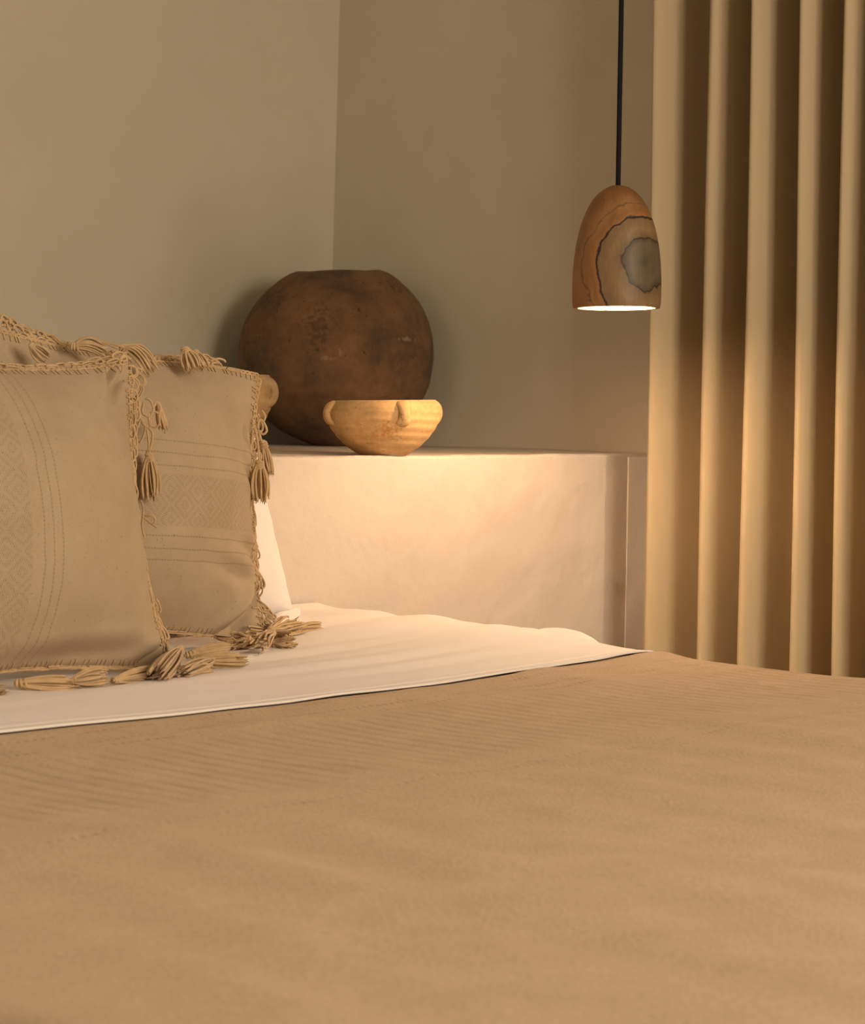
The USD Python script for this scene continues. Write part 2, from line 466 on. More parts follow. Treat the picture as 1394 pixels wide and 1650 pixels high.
# ------------------------------------------------------------------ room shell
single('wall_back', box_room(S_HEAD - 0.15, S_HEAD, T_LEFT - 0.15, T_RIGHT + 0.15, FLOOR, CEIL, 0.011), M_WALL, kind='structure')
single('wall_right', box_room(S_HEAD - 0.15, S_FOOT + 0.15, T_RIGHT, T_RIGHT + 0.15, FLOOR, CEIL), M_WALL, kind='structure')
w1 = FILL_WIN1
single('wall_left', join([box_room(S_HEAD - 0.15, w1[0], T_LEFT - 0.15, T_LEFT, FLOOR, CEIL), box_room(w1[1], S_FOOT + 0.15, T_LEFT - 0.15, T_LEFT, FLOOR, CEIL),
                          box_room(w1[0], w1[1], T_LEFT - 0.15, T_LEFT, FLOOR, w1[2]), box_room(w1[0], w1[1], T_LEFT - 0.15, T_LEFT, w1[3], CEIL)]), M_ROOM, kind='structure')
w2 = WIN2
single('wall_front', join([box_room(S_FOOT, S_FOOT + 0.15, T_LEFT, w2[0], FLOOR, CEIL), box_room(S_FOOT, S_FOOT + 0.15, w2[1], T_RIGHT, FLOOR, CEIL),
                           box_room(S_FOOT, S_FOOT + 0.15, w2[0], w2[1], FLOOR, w2[2]), box_room(S_FOOT, S_FOOT + 0.15, w2[0], w2[1], w2[3], CEIL)]), M_ROOM, kind='structure')
single('floor', box_room(S_HEAD - 0.15, S_FOOT + 0.15, T_LEFT - 0.15, T_RIGHT + 0.15, FLOOR - 0.1, FLOOR), M_FLOOR, kind='structure')
single('ceiling', box_room(S_HEAD - 0.15, S_FOOT + 0.15, T_LEFT - 0.15, T_RIGHT + 0.15, CEIL, CEIL + 0.1), M_ROOM, kind='structure')
single('fill_window_1', join([box_room(a, b, T_LEFT - 0.09, T_LEFT - 0.04, c, d) for a, b, c, d in (
    (w1[0], w1[0] + 0.05, w1[2], w1[3]), (w1[1] - 0.05, w1[1], w1[2], w1[3]), (w1[0], w1[1], w1[2], w1[2] + 0.05), (w1[0], w1[1], w1[3] - 0.05, w1[3]),
    ((w1[0] + w1[1]) / 2 - 0.03, (w1[0] + w1[1]) / 2 + 0.03, w1[2], w1[3]))]), M_FRAME, kind='structure')  # frame of the window added for the fill light
single('window_2', join([box_room(S_FOOT + 0.04, S_FOOT + 0.09, a, b, c, d) for a, b, c, d in (
    (w2[0], w2[0] + 0.05, w2[2], w2[3]), (w2[1] - 0.05, w2[1], w2[2], w2[3]), (w2[0], w2[1], w2[2], w2[2] + 0.05), (w2[0], w2[1], w2[3] - 0.05, w2[3]),
    ((w2[0] + w2[1]) / 2 - 0.03, (w2[0] + w2[1]) / 2 + 0.03, w2[2], w2[3]))]), M_FRAME, kind='structure')


# ------------------------------------------------------------------ plaster ledge behind the bed
def ledge_top(s, t):
    """Slightly uneven top of the ledge, above the floor."""
    p = to_world(s, t, 0)
    x = p[..., 0]
    return EYE - 0.1094 - 0.0045 * smoothstep(-0.25, -0.95, s) + 0 * x


STEP_T = to_room(at_s(975, 850, 0))[1]


def build_ledge():
    ts = np.unique(np.r_[np.linspace(-2.6, -0.3, 80), np.linspace(-0.3, T_RIGHT - 0.002, 160), STEP_T + np.linspace(-0.004, 0.008, 9)])
    r = 0.006
    prof = [(0.0, 0.0), (0.0, 0.2), (0.0, 0.45), (0.0, 0.55)]
    prof += [(0.0, -x) for x in ()]
    zs = np.linspace(0.58, 0.82 - 0, 26)
    down = [(0.0, z) for z in (0.0, 0.3, 0.5)] + [(0.0, z) for z in zs]
    arc = [(-r + r * math.cos(a), r * math.sin(a)) for a in np.linspace(0, math.pi / 2, 7)]
    tops = np.linspace(-r - 0.004, S_HEAD + 0.002, 34)
    P = []
    for t in ts:
        off = -0.036 * float(smoothstep(STEP_T, STEP_T + 0.004, t))
        row = []
        zt = float(ledge_top(np.array(0.0), np.array(t)))
        zl = zt - r
        for s, z in down:
            row.append((s + off, min(z, 0.82) / 0.82 * zl))
        for ds, dz in arc[1:]:
            row.append((ds + off, zl + dz))
        for s in tops:
            row.append((min(s + off * float(smoothstep(-0.3, 0, s)), s + 0), float(ledge_top(np.array(s), np.array(t)))))
        row.append((S_HEAD + 0.002, 0.0))
        P.append([(s, t, z) for s, z in row])
    P = np.array(P)
    n = noise(P, 9.0, 3.1) * 0.0022 + noise(P, 30.0, 9.0) * 0.0007
    edge = np.exp(-((P[..., 0] / 0.03) ** 2)) * np.exp(-(((P[..., 2] - (EYE - 0.11)) / 0.03) ** 2))
    m = np.ones(P.shape[:2]); m[:, -1] = 0; m[:, 0] = 0
    m[:, len(down) + len(arc) + 20:] *= 0.3
    P[..., 0] += n * m * (P[..., 2] < EYE - 0.112)
    P[..., 2] += n * m * 0.7 * (P[..., 2] > 0.5) + edge * noise(P, 45.0, 5.0) * 0.0022
    W3 = to_world(P[..., 0], P[..., 1], P[..., 2])
    k, l = W3.shape[:2]
    f = tris(grid_faces(k, l, wrap_m=True))
    v = W3.reshape(-1, 3)
    c0, c1 = v[:l].mean(0), v[-l:].mean(0)
    nv = len(v)
    e = np.arange(l); e2 = (e + 1) % l
    f = np.vstack([f, np.stack([np.full(l, nv), e2, e], 1)[:, ::-1] * 1, np.stack([np.full(l, nv + 1), (k - 1) * l + e2, (k - 1) * l + e], 1)])
    return np.vstack([v, c0, c1]), f


single('headboard_ledge', build_ledge(), M_LEDGE, smooth=50, label='cream plastered built-in ledge behind the bed, carrying the clay pot and bowls', category='ledge')

PAINTED_LIGHT_T = to_room(at_s(1009, 850, -0.036))[1]
M_PAINTED_LIGHT = plaster('painted_light_on_ledge', (0.84, 0.79, 0.73), 1.3, 0.2, 0.05)  # lightened colour imitates light on the shadowed end of the ledge
single('painted_light_1', box_room(-0.048, -0.0318, PAINTED_LIGHT_T, T_RIGHT - 0.001, 0.0, EYE - 0.1094 - 0.006), M_PAINTED_LIGHT, kind='structure')  # added strip that carries the painted light, not a separate trim

# ------------------------------------------------------------------ curtain
CUR_T = T_RIGHT - 0.100
CUR_A = 0.080
ridges_px = [1053, 1134, 1205, 1284, 1351, 1426, 1502, 1580]
rs = [to_room(at_t(x, 400, CUR_T - CUR_A))[0] for x in ridges_px]
step = rs[-1] - rs[-2]
while rs[-1] < 1.9:
    rs.append(rs[-1] + step * (1 + 0.08 * math.sin(3.1 * len(rs))))
rs = np.array(rs)


def build_curtain():
    # phase: ridge k at 2*pi*k; the cloth starts at the ridge's left side
    k = np.arange(len(rs))
    ph_of = PchipInterpolator(np.r_[rs[0] - step, rs], np.r_[-1, k])
    s0 = rs[0] - 0.052
    n = 26
    ss = np.linspace(s0, rs[-1] - 0.01, int(n * len(rs)))
    ph = ph_of(ss) * 2 * np.pi
    zs = np.r_[np.linspace(0.02, 0.5, 10), np.linspace(0.54, 1.8, 60), np.linspace(1.9, 2.62, 8)]
    amp_k = 1 + 0.12 * np.sin(np.arange(len(rs) + 2) * 2.4)
    amp = np.interp(ph / (2 * np.pi), np.arange(len(rs) + 2) - 1, amp_k)
    Z, PH = np.meshgrid(zs, ph, indexing='ij')
    S = np.broadcast_to(ss, Z.shape)
    A = np.broadcast_to(amp, Z.shape) * CUR_A
    low = (1.6 - Z) / 1.6
    wob = 0.004 * np.sin(Z * 2.3 + PH * 0.35) + 0.004 * low * np.sin(PH * 0.5 + 1.0)
    c = np.cos(PH)
    prof = 2 * ((c + 1) / 2) ** 2.0 - 1
    T = CUR_T - A * prof + 0.003 * np.sin(PH * 2 + Z * 1.7)
    S2 = S + 0.012 * np.sin(2 * PH) * 0.6 + wob + 0.006 * np.sin(PH) * -1.0
    Q = np.stack([S2, T, Z], -1)
    T = T + 0.003 * noise(Q * [6, 6, 1.2], 1.0, 2.0)
    first = PH < 0
    T = np.where(first, CUR_T - A * (0.25 + 0.75 * np.cos(PH)), T)
    P = to_world(S2, T, Z)
    a, b = P.shape[:2]
    back = to_world(S2, T + 0.0025, Z)
    v = np.vstack([P.reshape(-1, 3), back.reshape(-1, 3)])
    q = grid_faces(a, b)
    f = np.vstack([tris(q[:, ::-1]), tris(q + a * b)])
    rim = np.r_[np.arange(b), np.arange(1, a) * b + b - 1, (a - 1) * b + np.arange(b - 2, -1, -1), np.arange(a - 2, 0, -1) * b]
    r2 = np.roll(rim, -1)
    f = np.vstack([f, tris(np.stack([rim, rim + a * b, r2 + a * b, r2], 1))])
    return v, f


cur = Thing('curtain', 'floor-length cream curtain in deep upright folds right of the hanging lamp', 'curtain')
cur.part('fabric', build_curtain(), M_CURTAIN, smooth=True)
cur.part('rail', box_room(rs[0] - 0.04, rs[-1] + 0.05, CUR_T - 0.02, CUR_T + 0.02, 2.62, 2.70 - 0.002), M_FRAME, smooth=False)

# ------------------------------------------------------------------ pendant lamp
LAMP_Y = 3.885
lamp_bottom = at_depth(993.5, 496.5, LAMP_Y)
PXL = LAMP_Y / FPX


def wood_look(name, inner=False):
    nodes = {'tc': ('texture_coordinate', {}), 'sep': ('separate_xyz', {}),
             'nz': ('noise_texture', {'scale': 14.0, 'detail': 4.0, 'roughness': 0.55}), 'nf': ('noise_texture', {'scale': 60.0, 'detail': 4.0}),
             'mp': ('mapping', {'scale': (420, 420, 18)}), 'grain': ('noise_texture', {'scale': 1.0, 'detail': 4.0, 'roughness': 0.7}),
             'mp2': ('mapping', {'scale': (30, 30, 7)}), 'smear': ('noise_texture', {'scale': 1.0, 'detail': 4.0, 'roughness': 0.6}),
             'p': ('principled_bsdf', {'roughness': 0.48, 'specular_ior_level': 0.3})}
    links = [('tc.object', 'nz.vector'), ('tc.object', 'nf.vector'), ('tc.object', 'sep.vector'), ('tc.object', 'mp.vector'), ('mp.vector', 'grain.vector'), ('tc.object', 'mp2.vector'), ('mp2.vector', 'smear.vector')]
    # rings of the spalted heart, centred right of the middle and low
    x = math_node(nodes, links, 'x0', 'add', 'sep.x', -0.044)
    x = math_node(nodes, links, 'x1', 'multiply', x, 1 / 0.083)
    z = math_node(nodes, links, 'z0', 'add', 'sep.z', -0.078)
    z = math_node(nodes, links, 'z1', 'multiply', z, 1 / 0.0777)
    x2 = math_node(nodes, links, 'x2', 'multiply', x, x)
    zp = math_node(nodes, links, 'zp', 'maximum', z, 0.0)
    zn = math_node(nodes, links, 'zn', 'minimum', z, 0.0)
    z = math_node(nodes, links, 'zz', 'multiply_add', zn, 0.72, zp)
    z2 = math_node(nodes, links, 'z2', 'multiply', z, z)
    d = math_node(nodes, links, 'd0', 'add', x2, z2)
    d = math_node(nodes, links, 'd1', 'sqrt', d)
    nzs = math_node(nodes, links, 'nzs', 'multiply_add', 'nz.fac', 0.42, -0.21)
    nfs = math_node(nodes, links, 'nfs', 'multiply_add', 'nf.fac', 0.12, -0.06)
    d = math_node(nodes, links, 'd2', 'add', d, nzs)
    d = math_node(nodes, links, 'd3', 'add', d, nfs)
    d = math_node(nodes, links, 'd4', 'multiply', d, 0.4)
    org, org2, grey, dgrey, line = (0.26, 0.125, 0.045), (0.30, 0.155, 0.060), (0.22, 0.145, 0.068), (0.12, 0.092, 0.055), (0.03, 0.018, 0.012)
    nodes['r'] = ('rgb_ramp', {'ramp': [(0.0, (0.08, 0.065, 0.05)), (0.05, dgrey), (0.15, (0.15, 0.112, 0.065)), (0.192, (0.09, 0.07, 0.045)), (0.20, line), (0.212, (0.18, 0.12, 0.058)), (0.28, (0.26, 0.175, 0.08)),
                                        (0.36, grey), (0.388, (0.22, 0.15, 0.08)), (0.398, line), (0.408, line), (0.418, (0.33, 0.16, 0.06)), (0.46, org), (0.515, org2), (0.522, (0.14, 0.075, 0.035)), (0.53, org2), (0.62, org), (0.72, (0.28, 0.125, 0.045)), (0.8, org2), (1.0, org)]})
    nodes['gr'] = ('rgb_ramp', {'ramp': [(0.3, (0.68, 0.64, 0.6)), (0.62, (1, 1, 1))]})
    nodes['sr'] = ('rgb_ramp', {'ramp': [(0.32, (0.62, 0.56, 0.52)), (0.6, (1, 1, 1))]})
    nodes['m1'] = ('mix_color', {'blend_type': 'multiply', 'fac': 0.55})
    nodes['m2'] = ('mix_color', {'blend_type': 'multiply', 'fac': 0.7})
    links += [(d, 'r.fac'), ('grain.fac', 'gr.fac'), ('smear.fac', 'sr.fac'), ('r.color', 'm1.a'), ('gr.color', 'm1.b'), ('m1.result', 'm2.a'), ('sr.color', 'm2.b'), ('m2.result', 'p.base_color')]
    return look(name, nodes, links)


M_WOOD = wood_look('spalted_wood')
M_WOODIN = look('pale_turned_wood', {'p': ('principled_bsdf', {'base_color': (0.62, 0.42, 0.24), 'roughness': 0.55})}, [])
M_CORD = look('black_cord', {'p': ('principled_bsdf', {'base_color': (0.006, 0.006, 0.008), 'roughness': 0.8, 'specular_ior_level': 0.2})}, [])
M_SOCKET = look('lamp_socket', {'p': ('principled_bsdf', {'base_color': (0.02, 0.02, 0.02), 'roughness': 0.5})}, [])
M_BULB = look('lit_bulb', {'e': ('emission', {'color': BULB_COLOR, 'strength': BULB_STRENGTH})}, [], 'e.emission')

lamp = Thing('pendant_lamp', 'turned wooden dome pendant lamp with dark grain, hanging lit before the curtain', 'lamp', lamp_bottom, 0.0)


def tilt_lamp(v):
    v = np.array(v, float)
    ax, ay = 0.018, 0.008
    x, y, z = v[..., 0].copy(), v[..., 1].copy(), v[..., 2].copy()
    v[..., 0] = x - ax * z * 0.4
    v[..., 2] = z + ax * x - 0.017 * y * np.clip(1 - z / 0.2, 0, 1)
    return v


out_px = [(70.0, 0), (71.3, 12), (71.6, 35), (70.6, 65), (67.5, 95), (61.5, 125), (52.5, 152), (40, 175), (26, 189), (12, 196.5), (4.2, 198)]
outer = resample(np.array(out_px) * PXL, 60)
th = 0.0078
inner_px = [(3.0, 176), (20, 170), (36, 156), (47, 136), (55, 110), (60, 80), (62, 45), (62, 15), (61.5, 2)]
inner = resample(np.array(inner_px) * PXL, 40)
ov, of = lathe(np.vstack([[(inner[-1][0], inner[-1][1])], [(inner[-1][0] + 0.001, -0.0004)], [(outer[0][0] - 0.0015, -0.0004)], outer]), 128)
iv, if_ = lathe(inner, 96)
lamp.part('lamp_shade', (tilt_lamp(ov), of), M_WOOD, smooth=40)
lamp.part('shade_lining', (tilt_lamp(iv), if_), M_WOODIN, smooth=True, label='pale inner face of the wooden shade, lit by the bulb')
cord_top = at_depth(1003.0, -600, LAMP_Y)
top = lamp.world(tilt_lamp(np.array([[0, 0, 190 * PXL]])))[0]
cord_end = top + (at_depth(1001.5, 0, LAMP_Y) - top) * 1.0
cdir = (cord_end - top); cdir /= np.linalg.norm(cdir)
L_ = (CEIL - 0.012 - top[2]) / cdir[2]
cpts = np.array([top + cdir * L_ * q for q in np.linspace(0, 1, 14)])
lamp.part('cord', tube(lamp.local(cpts), 4.15 * PXL, 10), M_CORD, smooth=True)
rose = lathe([(0, CEIL - 0.03), (0.03, CEIL - 0.03), (0.045, CEIL - 0.02), (0.048, CEIL - 0.001), (0, CEIL - 0.001)], 40)
lamp.part('ceiling_rose', (lamp.local(rose[0] + [cpts[-1][0], cpts[-1][1], 0]), rose[1]), M_CORD, smooth=40)
lamp.part('bulb_socket', lathe([(0, 0.05), (0.0135, 0.05), (0.0165, 0.08), (0.0165, 0.17), (0.012, 0.185), (0, 0.185)], 32), M_SOCKET, smooth=40)
bulb = trimesh.creation.icosphere(3, 0.021)
bulb.vertices *= [1, 1, 1.12]
bulb.apply_translation([0, 0, 0.0225])
BULB_MESH = (np.array(bulb.vertices), np.array(bulb.faces))
lamp.part('bulb', BULB_MESH, M_BULB, smooth=True)

# ------------------------------------------------------------------ pots on the ledge
POT_Y = 4.97
pk = POT_Y / FPX
pc = at_depth(541.5, 576, POT_Y)
pst = to_room(pc)
pot_z = float(ledge_top(pst[0], pst[1]))
pot_marks = [((-0.012, -0.20, 0.192), (0.030, 0.2, 0.008), (0.36, 0.24, 0.145), 0.6), ((0.158, -0.12, 0.237), (0.028, 0.2, 0.007), (0.36, 0.24, 0.145), 0.6), ((0.018, -0.20, 0.205), (0.006, 0.2, 0.014), (0.34, 0.22, 0.13), 0.55),
             ((0.13, -0.16, 0.205), (0.012, 0.2, 0.02), (0.24, 0.14, 0.075), 0.4), ((-0.16, -0.12, 0.24), (0.02, 0.2, 0.005), (0.26, 0.16, 0.09), 0.4),
             ((-0.03, -0.19, 0.25), (0.05, 0.2, 0.07), (0.065, 0.042, 0.026), 0.6), ((-0.13, -0.14, 0.33), (0.04, 0.2, 0.05), (0.06, 0.042, 0.028), 0.5), ((0.14, -0.14, 0.36), (0.05, 0.2, 0.03), (0.055, 0.038, 0.024), 0.6)]
M_POT = clay('dark_terracotta', (0.25, 0.135, 0.068), (0.185, 0.105, 0.055), (0.095, 0.062, 0.040), pot_marks, 0.8, 3.0)
pot = Thing('clay_pot', 'large round dark brown clay pot in the corner of the ledge', 'pot', (pc[0], pc[1], pot_z), 0.0)
zb = (pot_z - EYE) * -1
H = np.array([(0, 718.3), (28, 718), (43, 714), (62, 706.5), (82, 696), (109, 676.5), (130, 652), (144.6, 631), (152, 605), (155.5, 570), (150, 530), (137, 499), (119, 474), (100, 456), (86, 445), (74, 438.5), (66, 436)], float)
prof = np.stack([H[:, 0] * pk, (718 - H[:, 1]) * pk], 1)
prof = np.vstack([resample(prof, 90), [(63 * pk, 281.5 * pk), (59 * pk, 280 * pk), (57 * pk, 275 * pk), (72 * pk, 262 * pk), (110 * pk, 235 * pk), (140 * pk, 170 * pk), (140 * pk, 110 * pk), (80 * pk, 50 * pk), (0, 20 * pk)]])


def pot_bump(v):
    n = noise(v, 7.0, 4.0) * 0.004 + noise(v * [1, 1, 3], 14.0, 8.0) * 0.0015
    r = np.linalg.norm(v[..., :2], axis=-1)
    o = v.copy()
    g = np.clip(r / 0.1, 0, 1) * smoothstep(0.0, 0.03, v[..., 2])
    o[..., 0] *= 1 + n * g / np.maximum(r, 0.05)
    o[..., 1] *= 1 + n * g / np.maximum(r, 0.05)
    # the mouth dips towards the bed and stands higher on the right
    up = smoothstep(0.30, 0.39, v[..., 2])
    o[..., 2] += 0.040 * v[..., 0] * smoothstep(0.1, 0.39, v[..., 2]) + 0.045 * up * (v[..., 1]) + 0.0015 * up * np.sin(3 * np.arctan2(v[..., 1], v[..., 0]))
    return o


pot.part('pot_body', lathe(prof, 160, pot_bump), M_POT, smooth=40)


def lug(r0, z0, ang, size, width):
    """A small pinched loop handle standing out of the wall in the radial plane."""
    n, m = 22, 14
    a = np.linspace(-1.15, 1.15, n) * (np.pi / 2)
    cen = np.stack([r0 - 0.2 * size + 0.74 * size * np.cos(a), z0 + size * np.sin(a) * 0.95], 1)
    tan = np.stack([-np.sin(a), np.cos(a)], 1)
    nor = np.stack([np.cos(a), np.sin(a)], 1)
    ph = np.arange(m) / m * 2 * np.pi
    wv = width * (0.75 + 0.35 * np.sin(a) ** 2)
    rr = cen[:, 0][:, None] + 0.41 * size * np.cos(ph)[None] * nor[:, 0][:, None]
    zz = cen[:, 1][:, None] + 0.41 * size * np.cos(ph)[None] * nor[:, 1][:, None]
    tt = wv[:, None] * np.sin(ph)[None]
    x = rr * math.cos(ang) - tt * math.sin(ang)
    y = rr * math.sin(ang) + tt * math.cos(ang)
    v = np.stack([x, y, zz], -1).reshape(-1, 3)
    f = tris(grid_faces(n, m, wrap_m=True, flip=True))
    e = np.arange(m); e2 = (e + 1) % m
    k = len(v)
    v = np.vstack([v, v[:m].mean(0), v[-m:].mean(0)])
    f = np.vstack([f, np.stack([np.full(m, k), e2, e], 1), np.stack([np.full(m, k + 1), (n - 1) * m + e, (n - 1) * m + e2], 1)])
    return v, f


def bowl(name, label, px, rim_y, base_y, Y, halfw, lug_angles, mat, rot, tilt, full=1.0):
    k = Y / FPX
    c = at_depth(px, base_y, Y)
    st = to_room(c)
    z0 = float(ledge_top(st[0], st[1]))
    h = (base_y - rim_y) * k
    R = halfw * k
    b = Thing(name, label, 'bowl', (c[0], c[1], z0), rot)
    rows = np.array([(0, 0), (0.33, 0.0), (0.375, 0.015), (0.57, 0.135), (0.68, 0.235), (0.77, 0.34), (0.86, 0.47), (0.925, 0.60), (0.955, 0.74), (0.945, 0.87), (0.90, 0.96), (0.865, 1.0)])
    rows[:, 0] = np.where(rows[:, 1] > 0.02, rows[:, 0] ** (1 / full), rows[:, 0])
    p = resample(rows * [R, h], 60)
    p = np.vstack([p, [(0.83 * R, 0.995 * h), (0.81 * R, 0.96 * h), (0.85 * R, 0.8 * h), (0.75 * R, 0.5 * h), (0.5 * R, 0.2 * h), (0.3 * R, 0.10 * h), (0, 0.085 * h)]])

    def bump(v):
        o = v.copy()
        ang = np.arctan2(v[..., 1], v[..., 0])
        o[..., :2] *= (1 + 0.012 * noise(v, 14.0, 2.0) + 0.006 * np.sin(v[..., 2] * 420 + 2 * np.sin(ang)))[..., None]
        o[..., 2] += tilt * v[..., 0] * (v[..., 2] / h)
        return o
    b.part('bowl_body', lathe(p, 144, bump), mat, smooth=45)
    for a in lug_angles:
        v, f = lug(0.912 * R, 0.765 * h, a, 0.162 * R, 0.12 * R)
        v[:, 2] += tilt * v[:, 0] * (v[:, 2] / h)
        b.part('lug_handle', (v, f), mat, smooth=True)
    return b


bk = 4.09 / FPX
bowl_marks = [((0.019, -0.045, 0.0015), (0.026, 0.05, 0.0045), (0.72, 0.62, 0.48), 0.95), ((0.010, -0.09, 0.050), (0.028, 0.06, 0.026), (0.52, 0.20, 0.05), 0.75), ((-0.012, -0.09, 0.040), (0.018, 0.05, 0.010), (0.50, 0.22, 0.06), 0.6), ((0.022, -0.09, 0.030), (0.03, 0.05, 0.016), (0.52, 0.32, 0.13), 0.5),
              ((0.037, -0.1, 0.072), (0.008, 0.05, 0.014), (0.22, 0.12, 0.05), 0.7)]
M_BOWL = clay('ochre_clay', (0.72, 0.46, 0.215), (0.66, 0.41, 0.18), (0.52, 0.32, 0.145), bowl_marks, 1.4, 55.0)
bowl('clay_bowl', 'shallow ochre clay bowl with small lug handles in front of the dark pot', 616.5, 639, 729.0, 4.09, 96, [math.radians(-68), math.radians(22), math.radians(112), math.radians(202)], M_BOWL, 0.0, 0.027)
M_BOWL2 = clay('sandy_clay', (0.60, 0.41, 0.21), (0.54, 0.36, 0.18), (0.42, 0.28, 0.15), [], 1.2, 40.0)
bowl('clay_bowl', 'sandy clay bowl half hidden behind the banded cushion, left of the dark pot', 325, 603, 722, 4.42, 117, [math.radians(a) for a in (-8, 82, 172, 262)], M_BOWL2, 0.0, 0.02, full=1.35)

# ------------------------------------------------------------------ bed
bed = Thing('bed', 'low double bed with pale mattress under the beige blanket', 'bed', (*O, 0), TH)
BL, BW = 2.25, 2.0
EDGE = 0.055


def rounded_box(x0, x1, y0, y1, z0, z1, r, seg=6):
    import manifold3d as m3
    s = m3.Manifold.sphere(r, seg * 4)
    pts = [s.translate([x, y, z]) for x in (x0 + r, x1 - r) for y in (y0 + r, y1 - r) for z in (z0 + r, z1 - r)]
    return m3.Manifold.batch_hull(pts)


M_MATT = look('mattress_cotton', {'p': ('principled_bsdf', {'base_color': (0.78, 0.74, 0.68), 'roughness': 0.9})}, [])
M_BASE = look('bed_base_wood', {'p': ('principled_bsdf', {'base_color': (0.35, 0.22, 0.12), 'roughness': 0.6})}, [])
bed.part('bed_base', rounded_box(0.05, BL - 0.06, -BW + 0.06, -0.06, 0.0, 0.27, 0.015), M_BASE, smooth=35)
bed.part('mattress', rounded_box(0.02, BL - 0.03, -BW + 0.03, -0.03, 0.272, BED_Z - 0.022, 0.05), M_MATT, smooth=35)


def drape(a, lo, hi, r, depth_lo, depth_hi):
    """Runs a cloth coordinate over a bed edge: returns the position across and the drop."""
    a = np.asarray(a, float)
    pos, drop = a.copy(), np.zeros_like(a)
    q = np.pi / 2 * r
    over = a > hi - r
    x = a - (hi - r)
    ang = np.clip(x / r, 0, np.pi / 2)
    pos = np.where(over, hi - r + r * np.sin(ang), pos)
    drop = np.where(over, r * (1 - np.cos(ang)) + np.maximum(x - q, 0), drop)
    under = a < lo + r
    x = (lo + r) - a
    ang = np.clip(x / r, 0, np.pi / 2)
    pos = np.where(under, lo + r - r * np.sin(ang), pos)
    drop = np.where(under, r * (1 - np.cos(ang)) + np.maximum(x - q, 0), drop)
    return pos, drop


fold_px = np.array([(-120, 1190), (0, 1178), (130, 1163.5), (250, 1152), (370, 1139.5), (500, 1123.5), (630, 1107.5), (740, 1092.5), (860, 1075), (950, 1062), (1035, 1048.5), (1085, 1045), (1112, 1044)], float)
fold_room = np.array([to_room(at_height(x, y, BED_Z + 0.006)) for x, y in fold_px])
fold_s = PchipInterpolator(fold_room[:, 1], fold_room[:, 0], extrapolate=True)


def s_fold(t):
    t = np.asarray(t, float)
    lo, hi = fold_room[0, 1], min(fold_room[-1, 1], 0.0)
    g = (fold_s(lo + 0.05) - fold_s(lo)) / 0.05
    g2 = (fold_s(hi) - fold_s(hi - 0.05)) / 0.05
    return np.where(t < lo, fold_s(lo) + g * (t - lo), np.where(t > hi, fold_s(hi) + g2 * (t - hi), fold_s(np.clip(t, lo, hi))))


def top_relief(s, t):
    """Soft lie of the bedding: crown of the mattress, long shallow wrinkles."""
    P = np.stack([s, t, 0 * s], -1)
    z = 0.006 * np.sin(np.clip((t + 2.0) / 2.0, 0, 1) * np.pi) * 0 + 0.004 * noise(P, 1.6, 1.0)
    q = np.stack([s * 0.8, t + 0.06 * s, 0 * s], -1)
    z += 0.017 * smoothstep(-0.55, -0.10, t) * smoothstep(0.80, 0.40, s)
    fade = smoothstep(1.02, 1.35, s)
    rg = 1 - 2 * np.abs(noise(q * [3.4, 9.5, 1], 1.0, 27.0))
    z += fade * (0.0065 * noise(q * [2.2, 6.5, 1], 1.0, 7.0) + 0.0060 * noise(q * [4.2, 15, 1], 1.0, 17.0) + 0.0060 * np.clip(rg, 0, 1) ** 2.5)
    z += (1 - fade) * 0.0012 * noise(P, 9.0, 4.0)
    near = np.clip(1 - (s - s_fold(t) - 0.02) / 0.24, 0, 1) * smoothstep(-0.02, 0.03, s - s_fold(t))
    z += near * 0.0065 * noise(np.stack([s * 1.3, t * 0.8, 0 * s], -1), 13.0, 61.0)
    return z


def blanket():
    s_hi = BL + 0.36
    aa = np.linspace(0, 1, 330)
    tt = np.r_[np.linspace(-BW - 0.36, -BW - 0.05, 16), np.linspace(-BW - 0.04, -0.06, 330), np.linspace(-0.055, 0.09, 26), np.linspace(0.11, 0.40, 14)]
    A, T = np.meshgrid(aa, tt, indexing='ij')
    S0 = s_fold(T) - 0.10
    S = S0 + (s_hi - S0) * A
    ps, d1 = drape(S, -9, BL, EDGE, 0, 0)
    pt, d2 = drape(T, -BW, 0.0, EDGE, 0, 0)
    z = BED_Z - 0.0036 + top_relief(S, T)
    # small ripples that lift the cloth and the gap under the sheet's edge
    g = S - s_fold(T)
    z += 0.0045 * np.exp(-((g - 0.012) / 0.035) ** 2) * noise(np.stack([S * 0.6, T, 0 * T], -1), 11.0, 33.0)
    z = np.where(g < 0.012, np.minimum(z, BED_Z - 0.0022 + 0.8 * top_relief(S, T) + 0.02 * np.maximum(g, 0)), z)
    z -= 0.006 * smoothstep(0.0, -0.05, g)
    drop = np.minimum(d1 + d2, 0.40)
    hang = smoothstep(0.05, 0.3, drop)
    pt = pt + hang * 0.012 * np.sin(S * 21) * np.sign(T + 1)
    ps = ps + hang * 0.012 * np.sin(T * 19) * (d1 > d2)
    P = np.stack([ps, pt, z - drop], -1)
    n, m = P.shape[:2]
    back = P.copy(); back[..., 2] -= 0.004 * (1 - hang); back[..., 1] -= np.sign(T + 1) * 0.004 * hang * (d2 >= d1); back[..., 0] -= 0.004 * hang * (d1 > d2)
    v = np.vstack([P.reshape(-1, 3), back.reshape(-1, 3)])
    q = grid_faces(n, m)
    f = np.vstack([tris(q), tris(q[:, ::-1] + n * m)])
    rim = np.r_[np.arange(m), np.arange(1, n) * m + m - 1, (n - 1) * m + np.arange(m - 2, -1, -1), np.arange(n - 2, 0, -1) * m]
    r2 = np.roll(rim, -1)
    return v, np.vstack([f, tris(np.stack([rim, r2, r2 + n * m, rim + n * m], 1))])


